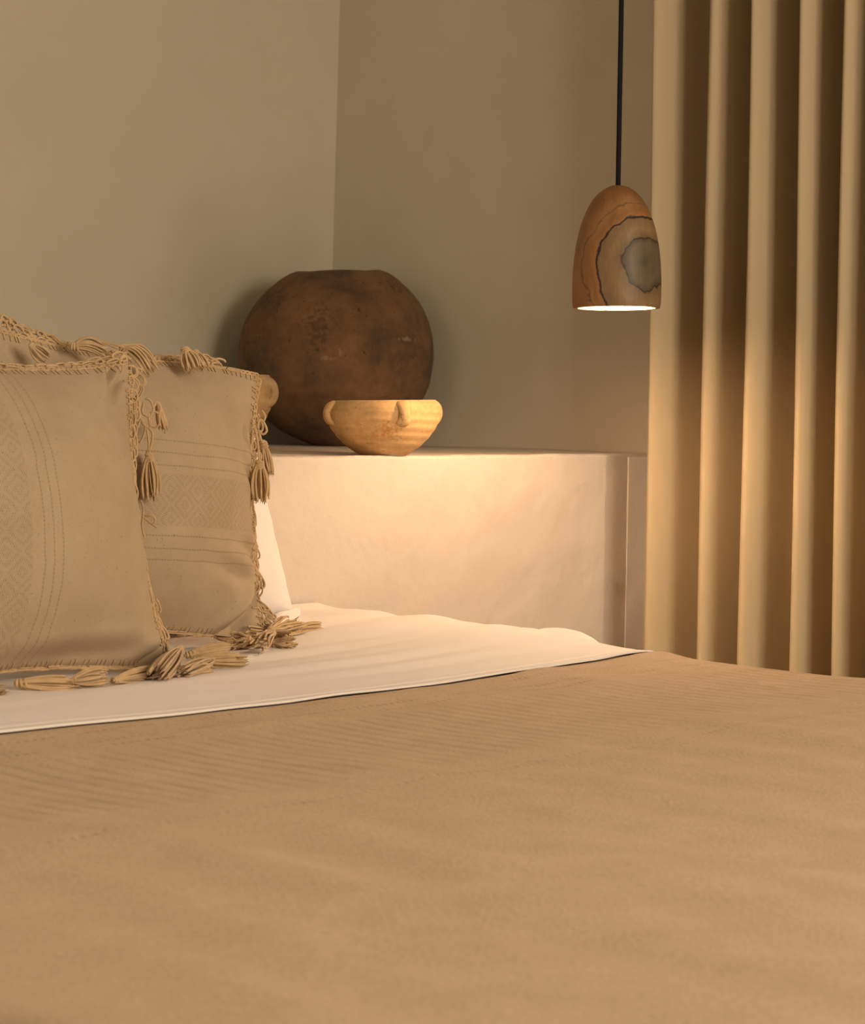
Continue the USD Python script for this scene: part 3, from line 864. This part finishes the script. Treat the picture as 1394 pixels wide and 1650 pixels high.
def solid_cloth(P, thick):
    n, m = P.shape[:2]
    back = P.copy(); back[..., 2] -= thick
    v = np.vstack([P.reshape(-1, 3), back.reshape(-1, 3)])
    q = grid_faces(n, m)
    f = np.vstack([tris(q), tris(q[:, ::-1] + n * m)])
    rim = np.r_[np.arange(m), np.arange(1, n) * m + m - 1, (n - 1) * m + np.arange(m - 2, -1, -1), np.arange(n - 2, 0, -1) * m]
    r2 = np.roll(rim, -1)
    return v, np.vstack([f, tris(np.stack([rim, r2, r2 + n * m, rim + n * m], 1))])


bl = Thing('blanket', 'beige ribbed cotton blanket spread over the foot of the bed', 'blanket', (*O, 0), TH)
bl.part('cloth', blanket(), M_BLANKET, smooth=True)


def sheet():
    u = np.r_[np.linspace(0, 0.9, 110), np.linspace(0.905, 1, 40)]
    tt = np.r_[np.linspace(-BW - 0.30, -BW - 0.05, 12), np.linspace(-BW - 0.04, -0.06, 240), np.linspace(-0.055, 0.06, 30), np.linspace(0.07, 0.22, 12)]
    A, T = np.meshgrid(u, tt, indexing='ij')
    S0 = 0.012 + 0 * T
    sf = s_fold(T)
    S = S0 + (sf - S0) * A
    pt, d2 = drape(T, -BW, 0.002, EDGE + 0.004, 0, 0)
    P = np.stack([S, T, 0 * T], -1)
    g = sf - S
    z = BED_Z + 0.0012 + top_relief(S, T) * 0.8
    z += (0.0060 * noise((P + 0.10 * P[..., 1:2] * np.array([1, 0, 0])) * [14, 1.3, 1], 1.0, 21.0) + 0.0042 * noise((P + 0.05 * P[..., 1:2] * np.array([1, 0, 0])) * [30, 2.2, 1], 1.0, 5.0)) * (0.06 + 0.94 * smoothstep(0.015, 0.16, g))
    z += 0.0008 * smoothstep(0.05, 0.0, g) + 0.0008 * noise(P * [0, 9.0, 0], 1.0, 41.0) * smoothstep(0.06, 0.0, g)
    z -= 0.0016 * np.exp(-((g - 0.026) / 0.004) ** 2)
    P = np.stack([S, pt, z - d2], -1)
    return solid_cloth(P, 0.0028)


sh = Thing('bed_sheet', 'white sheet folded back over the blanket below the cushions', 'sheet', (*O, 0), TH)
sh.part('cloth', sheet(), M_SHEET, smooth=True)


def sheet_fold():
    c = np.array([at_t(x, y, 0.012) for x, y in ((858, 1017), (880, 1012), (905, 1012), (928, 1016), (950, 1025), (966, 1036))])
    c = resample(sh.local(c), 30)
    P = np.stack([c + np.array([0.0, dy, dz]) for dy, dz in ((-0.03, -0.012), (-0.012, -0.001), (0.0, 0.0), (0.006, -0.004), (0.008, -0.016))], 0)
    return solid_cloth(P[::-1], 0.002)


sh.part('turned_hem', sheet_fold(), M_SHEET, smooth=True)


# ------------------------------------------------------------------ cushions
def cushion_surface(Wd, Hd, T, tilt, spin, seed, pinch=0.075, n=91, power=2.3, soft=0.95, crease=None, ears=0.0, bulge=0.06, shear=0.0, droop=0.0):
    a = np.sin(np.linspace(-1, 1, n) * np.pi / 2 * 0.985) / math.sin(np.pi / 2 * 0.985)
    A, B = np.meshgrid(a, a, indexing='ij')
    x = Wd / 2 * A * (1 - pinch * (1 - B ** 2) * np.abs(A) ** 3)
    y = Hd / 2 * B * (1 - pinch * (1 - A ** 2) * np.abs(B) ** 3)
    low = np.clip(-B, 0, 1)
    x = x * (1 + 0.02 * low)
    x = x - shear * (y + Hd / 2) * np.clip((A + 1) / 2, 0, 1)
    y = y - droop * np.clip((A - 0.35) / 0.65, 0, 1) ** 2 * np.clip((B - 0.2) / 0.8, 0, 1) ** 2
    h = T / 2 * ((1 - np.abs(A) ** power) * (1 - np.abs(B) ** power)).clip(0) ** soft * (1 + bulge * -B)
    P2 = np.stack([x, y, 0 * x], -1)
    edge = np.maximum(np.abs(A), np.abs(B))
    ripple = noise(P2, 9.0, seed) * 0.007 * (1 - edge ** 4) + noise(P2 * [1, 1, 1], 26.0, seed + 3) * 0.0022 * (edge > 0.3) * (1 - edge ** 8)
    # puckers that run in from the seams
    seam = np.exp(-((1 - np.abs(A)) / 0.12)) * np.sin(B * 26 + seed + 3 * noise(P2, 6.0, seed + 9)) + np.exp(-((1 - np.abs(B)) / 0.12)) * np.sin(A * 26 + seed * 2)
    ripple += 0.0022 * seam * (1 - edge ** 12)
    out = []
    for side in (1, -1):
        hh = side * h + ripple * (1 if side > 0 else 0.5) * (h > 0)
        if crease is not None and side > 0:
            for (ca, cb, dx, dy, ln, wd, dp) in crease:
                du = (A - ca) * dx + (B - cb) * dy
                dv = -(A - ca) * dy + (B - cb) * dx
                dp = dp * 1.5
                hh = hh - dp * np.exp(-(dv / wd) ** 2) * np.exp(-(du / ln) ** 2) + 0.7 * dp * np.exp(-((dv - 1.7 * wd) / (1.2 * wd)) ** 2) * np.exp(-(du / ln) ** 2)
        out.append(np.stack([x, y, hh], -1))
    cs, sn = math.cos(spin), math.sin(spin)
    ct, st = math.cos(tilt), math.sin(tilt)

    def place(P):
        px = cs * P[..., 0] - sn * P[..., 1]
        py = sn * P[..., 0] + cs * P[..., 1]
        h_ = P[..., 2]
        return np.stack([ct * h_ - st * py, px, ct * py + st * h_], -1)
    F, Bk = place(out[0]), place(out[1])
    zmin = min(F[..., 2].min(), Bk[..., 2].min())
    F[..., 2] -= zmin; Bk[..., 2] -= zmin
    uv = np.stack([x, y], -1)
    return F, Bk, uv, (lambda P: place(np.asarray(P, float)) - [0, 0, zmin])


def weld(F, Bk, uv):
    n, m = F.shape[:2]
    v = np.vstack([F.reshape(-1, 3), Bk.reshape(-1, 3)])
    q = grid_faces(n, m)
    f = np.vstack([tris(q), tris(q[:, ::-1] + n * m)])
    idx = np.arange(2 * n * m)
    for i in range(n):
        for j in range(m):
            if i in (0, n - 1) or j in (0, m - 1):
                idx[n * m + i * m + j] = i * m + j
    f = idx[f]
    f = f[(f[:, 0] != f[:, 1]) & (f[:, 1] != f[:, 2]) & (f[:, 0] != f[:, 2])]
    keep, inv = np.unique(f.ravel(), return_inverse=True)
    return v[keep], inv.reshape(-1, 3), np.vstack([uv.reshape(-1, 2)] * 2)[keep]


def edge_curve(F, which):
    n = F.shape[0]
    return {'top': F[:, -1], 'bottom': F[:, 0], 'left': F[0, :], 'right': F[-1, :]}[which]


def inner_curve(F, which, k):
    n = F.shape[0]
    return {'top': F[:, -1 - k], 'bottom': F[:, k], 'left': F[k, :], 'right': F[-1 - k, :]}[which]


def crochet(F, which, rng, width=0.020, r=0.00125, sag=0.0, lift=0.0, q0=0.0, q1=1.0, rows=2, loops_to=1.0):
    """Blanket stitches over the seam, a chain along it and two rows of open loops beyond it."""
    E, I = edge_curve(F, which), inner_curve(F, which, 9)
    d = np.r_[0, np.cumsum(np.linalg.norm(np.diff(E, axis=0), axis=1))]
    Lg = d[-1]
    fe = [np.interp(np.linspace(0, Lg, 600), d, E[:, k]) for k in range(3)]
    fi = [np.interp(np.linspace(0, Lg, 600), d, I[:, k]) for k in range(3)]
    E2, I2 = np.stack(fe, 1), np.stack(fi, 1)
    out = E2 - I2
    out = np.stack([np.convolve(np.pad(out[:, k], 20, 'edge'), np.ones(41) / 41, 'valid') for k in range(3)], 1)
    out /= np.linalg.norm(out, axis=1, keepdims=True)

    def at(q, o, extra=0.0):
        i = np.clip(q * 599, 0, 599)
        j = np.floor(np.clip(i, 0, 598)).astype(int); w = (i - j)[..., None]
        p = E2[j] * (1 - w) + E2[j + 1] * w
        oo = out[j]
        res = p + oo * np.asarray(o)[..., None]
        res[..., 2] -= sag * np.maximum(np.asarray(o), 0) * 1.0
        res[..., 0] += lift * np.maximum(np.asarray(o), 0) + extra
        return res
    parts = []
    stepm = 0.0105
    nst = int(Lg * (q1 - q0) / stepm)
    front = F[F.shape[0] // 2, F.shape[1] // 2] - F.mean((0, 1))
    for i in range(nst):                                              # stitches over the seam
        q = q0 + (i + rng.uniform(0.2, 0.8)) / nst * (q1 - q0)
        j = min(int(q * 599), 599)
        a = E2[j] + out[j] * 0.003
        ii = [inner_curve(F, which, k) for k in (2, 5, 8)]
        k = min(int(np.searchsorted(d, q * Lg)), len(E) - 1)
        pts = [a] + [x[k] + np.array([0.0012, 0, 0.0004]) for x in ii]
        parts.append(tube(resample(np.array(pts), 6), r * 0.8, 5))
    nch = int(Lg * (q1 - q0) / 0.0085)
    for i in range(nch):                                              # chain of small links
        qa = q0 + i / nch * (q1 - q0); dq = (q1 - q0) / nch
        th_ = np.linspace(0, 2 * np.pi, 11)
        q = qa + dq * (0.5 + 0.75 * np.cos(th_)) ; o = 0.004 + 0.0032 * np.sin(th_)
        parts.append(tube(at(np.clip(q, 0, 1), o, rng.uniform(-0.001, 0.0015)), r, 5, cap=False))
    nl = int(Lg * (q1 - q0) / 0.016)
    nl = int(nl * loops_to); q1 = q0 + (q1 - q0) * loops_to
    for row in range(rows):
        for i in range(nl):
            qa = q0 + (i + 0.5 * row + rng.uniform(-0.15, 0.15)) / nl * (q1 - q0)
            dq = (q1 - q0) / nl * rng.uniform(0.95, 1.25)
            th_ = np.linspace(0, np.pi, 10)
            depth = width * (0.30 + 0.12 * rng.random())
            o = 0.006 + row * width * 0.8 / rows + depth * np.sin(th_) ** 0.8
            q = qa + dq * (0.5 - 0.5 * np.cos(th_))
            P = at(np.clip(q, 0, 1), o, 0.0)
            P[:, 0] += rng.uniform(-0.002, 0.004) * np.sin(th_)
            parts.append(tube(P, r * rng.uniform(0.95, 1.3), 5))
            if rng.random() < 0.6:
                parts.append(tube(P + rng.uniform(-0.003, 0.003, 3), r * 1.0, 5))
    return join(parts)


CAM = np.array([0, 0, EYE])


def tassel(head, tip, head_w, tip_w, n, rng, sag=0.0, curl=0.0, r=0.0019, depth_ratio=0.6, flat_z=None):
    """A yarn tassel: knot, wrapped neck and loose strands, from head to tip (world points)."""
    head, tip = np.asarray(head, float), np.asarray(tip, float)
    ax = tip - head
    Lg = np.linalg.norm(ax); ax /= Lg
    view = head - CAM; view /= np.linalg.norm(view)
    e1 = np.cross(view, ax); e1 /= np.linalg.norm(e1)
    e2 = np.cross(ax, e1)
    parts = []
    neck = min(0.014, 0.2 * Lg)
    # knot: two crossed turns of yarn and a wrapped band
    for k in range(3):
        th_ = np.linspace(0, 2 * np.pi, 13)
        rad = head_w * (0.40 + 0.06 * k)
        c = head + ax * (neck * (0.1 + 0.35 * k))
        ring = c + rad * (np.cos(th_)[:, None] * e1 + depth_ratio * np.sin(th_)[:, None] * e2) + (0.25 * rad * np.sin(th_ + k))[:, None] * ax
        parts.append(tube(ring, r * 1.05, 5, cap=False))
    core = np.array([head - ax * 0.003, head + ax * neck * 0.5, head + ax * neck * 1.2])
    parts.append(tube(core, [head_w * 0.25, head_w * 0.42, head_w * 0.33], 8))
    m = 11
    u = np.linspace(0, 1, m)
    for k in range(n):
        rr, ph = math.sqrt((k + 0.5) / n), k * 2.39996 + rng.uniform(-0.3, 0.3)
        x0, y0 = rr * math.cos(ph), rr * math.sin(ph)
        Lk = Lg * rng.uniform(0.84, 1.03)
        w = head_w * 0.36 + (tip_w * 0.5 - head_w * 0.36) * (1 - (1 - u) ** 2.2) + 0.18 * tip_w * np.sin(np.pi * u) * 0.5
        wx = w * x0
        wy = w * y0 * depth_ratio
        wig = rng.uniform(-1, 1, 4)
        dx = (0.06 + curl) * tip_w * (wig[0] * np.sin(3.1 * u + wig[1] * 3) - wig[0] * math.sin(wig[1] * 3)) * u
        dy = (0.06 + curl) * tip_w * (wig[2] * np.sin(2.7 * u + wig[3] * 3) - wig[2] * math.sin(wig[3] * 3)) * u
        if curl > 0:
            dx = dx + curl * tip_w * 0.6 * np.sin(u * 9 + wig[1] * 6) * u
            dy = dy + curl * tip_w * 0.6 * np.cos(u * 9 + wig[3] * 6) * u
        P = head + ax * (neck * 0.3 + (Lk - neck * 0.3) * u)[:, None] + e1 * (wx + dx)[:, None] + e2 * (wy + dy)[:, None]
        P[:, 2] += sag * 4 * u * (1 - u)
        if flat_z is not None:
            P[:, 2] = np.maximum(P[:, 2], flat_z + r)
        parts.append(tube(P, r * rng.uniform(0.85, 1.15) * np.r_[np.ones(m - 1), 0.8], 5))
        if curl == 0:                                                  # the frayed end: two hairs per strand
            for _ in range(2):
                d = (P[-1] - P[-3]); d /= np.linalg.norm(d)
                h = np.array([P[-2], P[-1], P[-1] + d * rng.uniform(0.003, 0.006) + rng.normal(0, 0.0012, 3)])
                if flat_z is not None:
                    h[:, 2] = np.maximum(h[:, 2], flat_z + 0.0005)
                parts.append(tube(h, [r * 0.5, r * 0.45, r * 0.15], 4))
    return join(parts)


def loops(points_list, rng, r=0.0015):
    return join([tube(resample(np.array(p), 14), r, 6) for p in points_list])


BEDTOP = BED_Z + 0.005
BASE = BED_Z + 0.009


def make_cushion(label, corner_px, s_off, Wd, Hd, T, tilt, spin, seed, mat, crease=None, **kw):
    cw = at_height(*corner_px, BED_Z + 0.03)
    st = to_room(cw)
    base = to_world(st[0] + s_off, st[1] - Wd / 2, BASE)
    c = Thing('cushion', label, 'cushion', base, TH)
    F, Bk, uv, place = cushion_surface(Wd, Hd, T, tilt, spin, seed, crease=crease, **kw)
    v, f, uvs = weld(F, Bk, uv)
    c.part('cushion_cover', (v, f), mat, smooth=True, uv=uvs)
    c.F, c.Bk = F, Bk
    return c


cush1 = make_cushion('front beige cushion with an upright woven band and crocheted tassel edge', (256, 1052), -0.02, 0.45, 0.418, 0.185, math.radians(10), math.radians(-1), 11.0, M_CUSH1,
                     crease=[(0.86, 0.86, 0.75, 0.66, 0.16, 0.035, 0.009), (0.80, 0.93, 0.5, 0.86, 0.12, 0.03, 0.008), (0.9, -0.93, 0.93, 0.37, 0.13, 0.05, 0.012), (0.3, -0.9, 1, 0.05, 0.5, 0.06, 0.006)], shear=0.05)
cush2 = make_cushion('rear beige cushion with a level woven band, between front cushion and white pillow', (434, 1012), -0.03, 0.50, 0.425, 0.16, math.radians(7), math.radians(-4), 23.0, M_CUSH2,
                     crease=[(0.80, -0.86, 0.72, 0.69, 0.28, 0.05, 0.014), (0.72, -0.55, 0.97, -0.22, 0.3, 0.06, 0.006), (0.85, -0.36, 0.97, -0.2, 0.2, 0.05, 0.007), (0.85, 0.2, 0.9, -0.43, 0.2, 0.05, 0.004)], droop=0.02)

# ------------------------------------------------------------------ white pillow
pw = at_height(452, 978, BED_Z + 0.03)
pst = to_room(pw)
pil = Thing('pillow', 'plump white pillow standing against the ledge behind the cushions', 'pillow', to_world(pst[0] + 0.04, pst[1] - 0.39, BASE), TH)
Fp, Bp, uvp, _ = cushion_surface(0.68, 0.430, 0.15, math.radians(12), math.radians(0), 5.0, pinch=0.05, power=3.0, soft=0.62, shear=0.09, droop=0.05)
v, f, _uv = weld(Fp, Bp, uvp)
pil.part('pillow_body', (v, f), M_SHEET, smooth=True)


def flap():
    base = [at_height(x, y, BED_Z + h) for x, y, h in ((425, 997, 0.026), (455, 985, 0.038), (476, 980, 0.036), (484, 985, 0.026))]
    front = [at_height(x, y, BED_Z + h) for x, y, h in ((425, 1010, 0.018), (446, 1004, 0.024), (468, 1000, 0.022), (484, 989, 0.022))]
    a, b = resample(np.array(base), 24), resample(np.array(front), 24)
    P = np.stack([a * (1 - q) + b * q + np.array([0, 0, 0.006 * math.sin(math.pi * q)]) for q in np.linspace(0, 1, 12)], 0)
    return solid_cloth(pil.local(P), 0.0025)


pil.part('pillowcase_hem', flap(), M_SHEET, smooth=True)

# ------------------------------------------------------------------ crochet edging and tassels
rng = np.random.default_rng(7)
cush1.part('crochet_edging', crochet(cush1.F, 'top', rng, width=0.018, lift=-0.4, sag=0.1, r=0.0015), M_YARN, smooth=True)
cush1.part('crochet_edging', crochet(cush1.F, 'right', rng, width=0.022, lift=0.45, sag=0.3, r=0.0014), M_YARN, smooth=True)
cush1.part('crochet_edging', crochet(cush1.F, 'bottom', rng, width=0.012, lift=0.9, sag=-0.6), M_YARN, smooth=True)
cush2.part('crochet_edging', crochet(cush2.F, 'top', rng, width=0.034, lift=0.35, sag=0.25, r=0.0016, rows=3, loops_to=0.84), M_YARN, smooth=True)
cush2.part('crochet_edging', crochet(cush2.F, 'right', rng, width=0.026, lift=0.4, sag=0.4, r=0.0015, rows=3, loops_to=0.86), M_YARN, smooth=True)
cush2.part('crochet_edging', crochet(cush2.F, 'bottom', rng, width=0.012, lift=0.9, sag=-0.6), M_YARN, smooth=True)


def hang(c, head, tip, Y, hw, tw, n, dY=0.0, **kw):
    k = Y / FPX
    h, t = at_depth(*head, Y), at_depth(*tip, Y + dY)
    v, f = tassel(h, t, hw * k, tw * k, n, rng, **kw)
    c.part('tassel', (c.local(v), f), M_YARN, smooth=True)


def lie(c, head, tip, hw, tw, n, up0=0.012, up1=0.010, **kw):
    h = at_height(*head, BEDTOP + up0); t = at_height(*tip, BEDTOP + up1)
    k = h[1] / FPX
    v, f = tassel(h, t, hw * k, tw * k, n, rng, flat_z=BEDTOP - 0.001, depth_ratio=0.95, **kw)
    c.part('tassel', (c.local(v), f), M_YARN, smooth=True)


def strings(c, lists, Y, r=0.0016):
    P = [[at_depth(x, y, Y + (d[0] if d else 0)) for x, y, *d in L] for L in lists]
    v, f = loops(P, rng, r)
    c.part('fringe_loop', (c.local(v), f), M_YARN, smooth=True)


# along the top of the rear cushion
hang(cush2, (50, 556), (73, 579), 3.06, 10, 22, 14)
hang(cush2, (116, 558), (170, 566), 3.12, 12, 24, 18, sag=0.006)
hang(cush2, (196, 560), (247, 599), 3.18, 12, 26, 18, sag=0.010)
hang(cush2, (298, 562), (309, 596), 3.275, 14, 28, 18, dY=-0.01)
hang(cush2, (314, 567), (326, 595), 3.29, 12, 24, 14, dY=-0.01)
strings(cush2, [[(0, 562), (18, 545), (36, 540), (52, 552)], [(52, 552), (66, 542), (84, 540), (100, 552), (118, 556)], [(20, 552), (36, 556), (50, 558)], [(118, 556), (140, 546), (165, 552), (190, 562)],
                [(150, 548), (176, 553), (200, 560)], [(0, 548), (20, 538), (40, 535), (60, 537)], [(190, 558), (215, 556), (235, 566), (246, 580)]], 3.15)
# right side of the front cushion
strings(cush1, [[(232, 648), (229, 664), (240, 672), (247, 660), (243, 646), (234, 642)], [(240, 668), (241, 684), (250, 689), (257, 682), (257, 668), (248, 663), (242, 666)], [(226, 668), (231, 684), (240, 690), (243, 676)],
                [(247, 660), (252, 648), (259, 655), (256, 668)], [(222, 690), (228, 676), (234, 690), (230, 706), (224, 714)], [(236, 690), (239, 706), (240, 722), (236, 730)], [(240, 690), (246, 700), (244, 716), (240, 728)]], 3.09, 0.0017)
hang(cush1, (255, 655), (263, 690), 3.10, 8, 14, 10, dY=0.01)
hang(cush1, (240, 732), (243, 803), 3.12, 12, 29, 20, dY=-0.01)
strings(cush1, [[(227, 806), (231, 822), (229, 846), (233, 866)], [(233, 830), (243, 830), (251, 838)], [(232, 834), (244, 844), (253, 850)], [(235, 832), (247, 832), (250, 842), (244, 844)]], 3.10, 0.0013)
# right side of the rear cushion
hang(cush2, (418, 744), (418, 806), 3.38, 14, 30, 22)
hang(cush2, (424, 712), (432, 766), 3.42, 12, 20, 14)
strings(cush2, [[(404, 716), (404, 730), (412, 736), (420, 730), (421, 738), (412, 744), (403, 748)], [(415, 690), (420, 676), (426, 682), (430, 694), (424, 700), (418, 694)], [(418, 694), (420, 706), (424, 714)], [(411, 690), (414, 704), (416, 720), (418, 742)],
                [(398, 764), (401, 752), (406, 764), (402, 772)], [(399, 778), (405, 778), (408, 790), (402, 798), (400, 806)], [(400, 798), (408, 797), (411, 804), (404, 806)]], 3.38, 0.0021)
# lying on the sheet in front of the front cushion
lie(cush1, (26, 1101), (118, 1103), 13, 25, 22)
lie(cush1, (112, 1099), (167, 1092), 10, 32, 20, up1=0.016)
lie(cush1, (184, 1096), (246, 1084), 9, 24, 20)
lie(cush1, (180, 1097), (235, 1094), 8, 10, 8, up0=0.006, up1=0.006)
lie(cush1, (290, 1046), (252, 1092), 14, 34, 22, up0=0.030, up1=0.012)
lie(cush1, (-30, 1106), (4, 1112), 10, 20, 14)
# in front of the rear cushion
lie(cush2, (345, 1063), (296, 1086), 10, 26, 18)
lie(cush2, (296, 1082), (340, 1079), 8, 18, 14, up0=0.006, up1=0.006)
lie(cush2, (300, 1056), (368, 1045), 10, 22, 18, up0=0.014, up1=0.020)
lie(cush2, (312, 1064), (393, 1064), 10, 23, 22, up1=0.012)
lie(cush2, (414, 1036), (364, 1039), 10, 22, 16, curl=0.16)
lie(cush2, (436, 1022), (392, 1026), 10, 22, 16, curl=0.14, up0=0.016, up1=0.018)
lie(cush2, (428, 1024), (486, 1012), 13, 28, 22, up0=0.012, up1=0.016)
lie(cush2, (470, 1016), (514, 1012), 10, 20, 20)
lie(cush2, (436, 1036), (475, 1041), 9, 18, 14, curl=0.16, up0=0.010, up1=0.008)
lie(cush2, (404, 1030), (376, 1034), 9, 22, 14, curl=0.18, up0=0.026, up1=0.020)
lie(cush2, (440, 1020), (412, 1036), 10, 24, 16, curl=0.16, up0=0.026, up1=0.022)
lie(cush2, (434, 1016), (462, 1006), 10, 24, 16, curl=0.10, up0=0.026, up1=0.026)
lie(cush2, (446, 1026), (470, 1034), 9, 20, 14, curl=0.18, up0=0.014, up1=0.012)
strings(cush2, [[(412, 986), (420, 1000), (428, 1014), (434, 1024)], [(418, 990), (428, 1004), (437, 1016)], [(408, 996), (418, 1012), (430, 1026)]], 3.44, 0.0022)
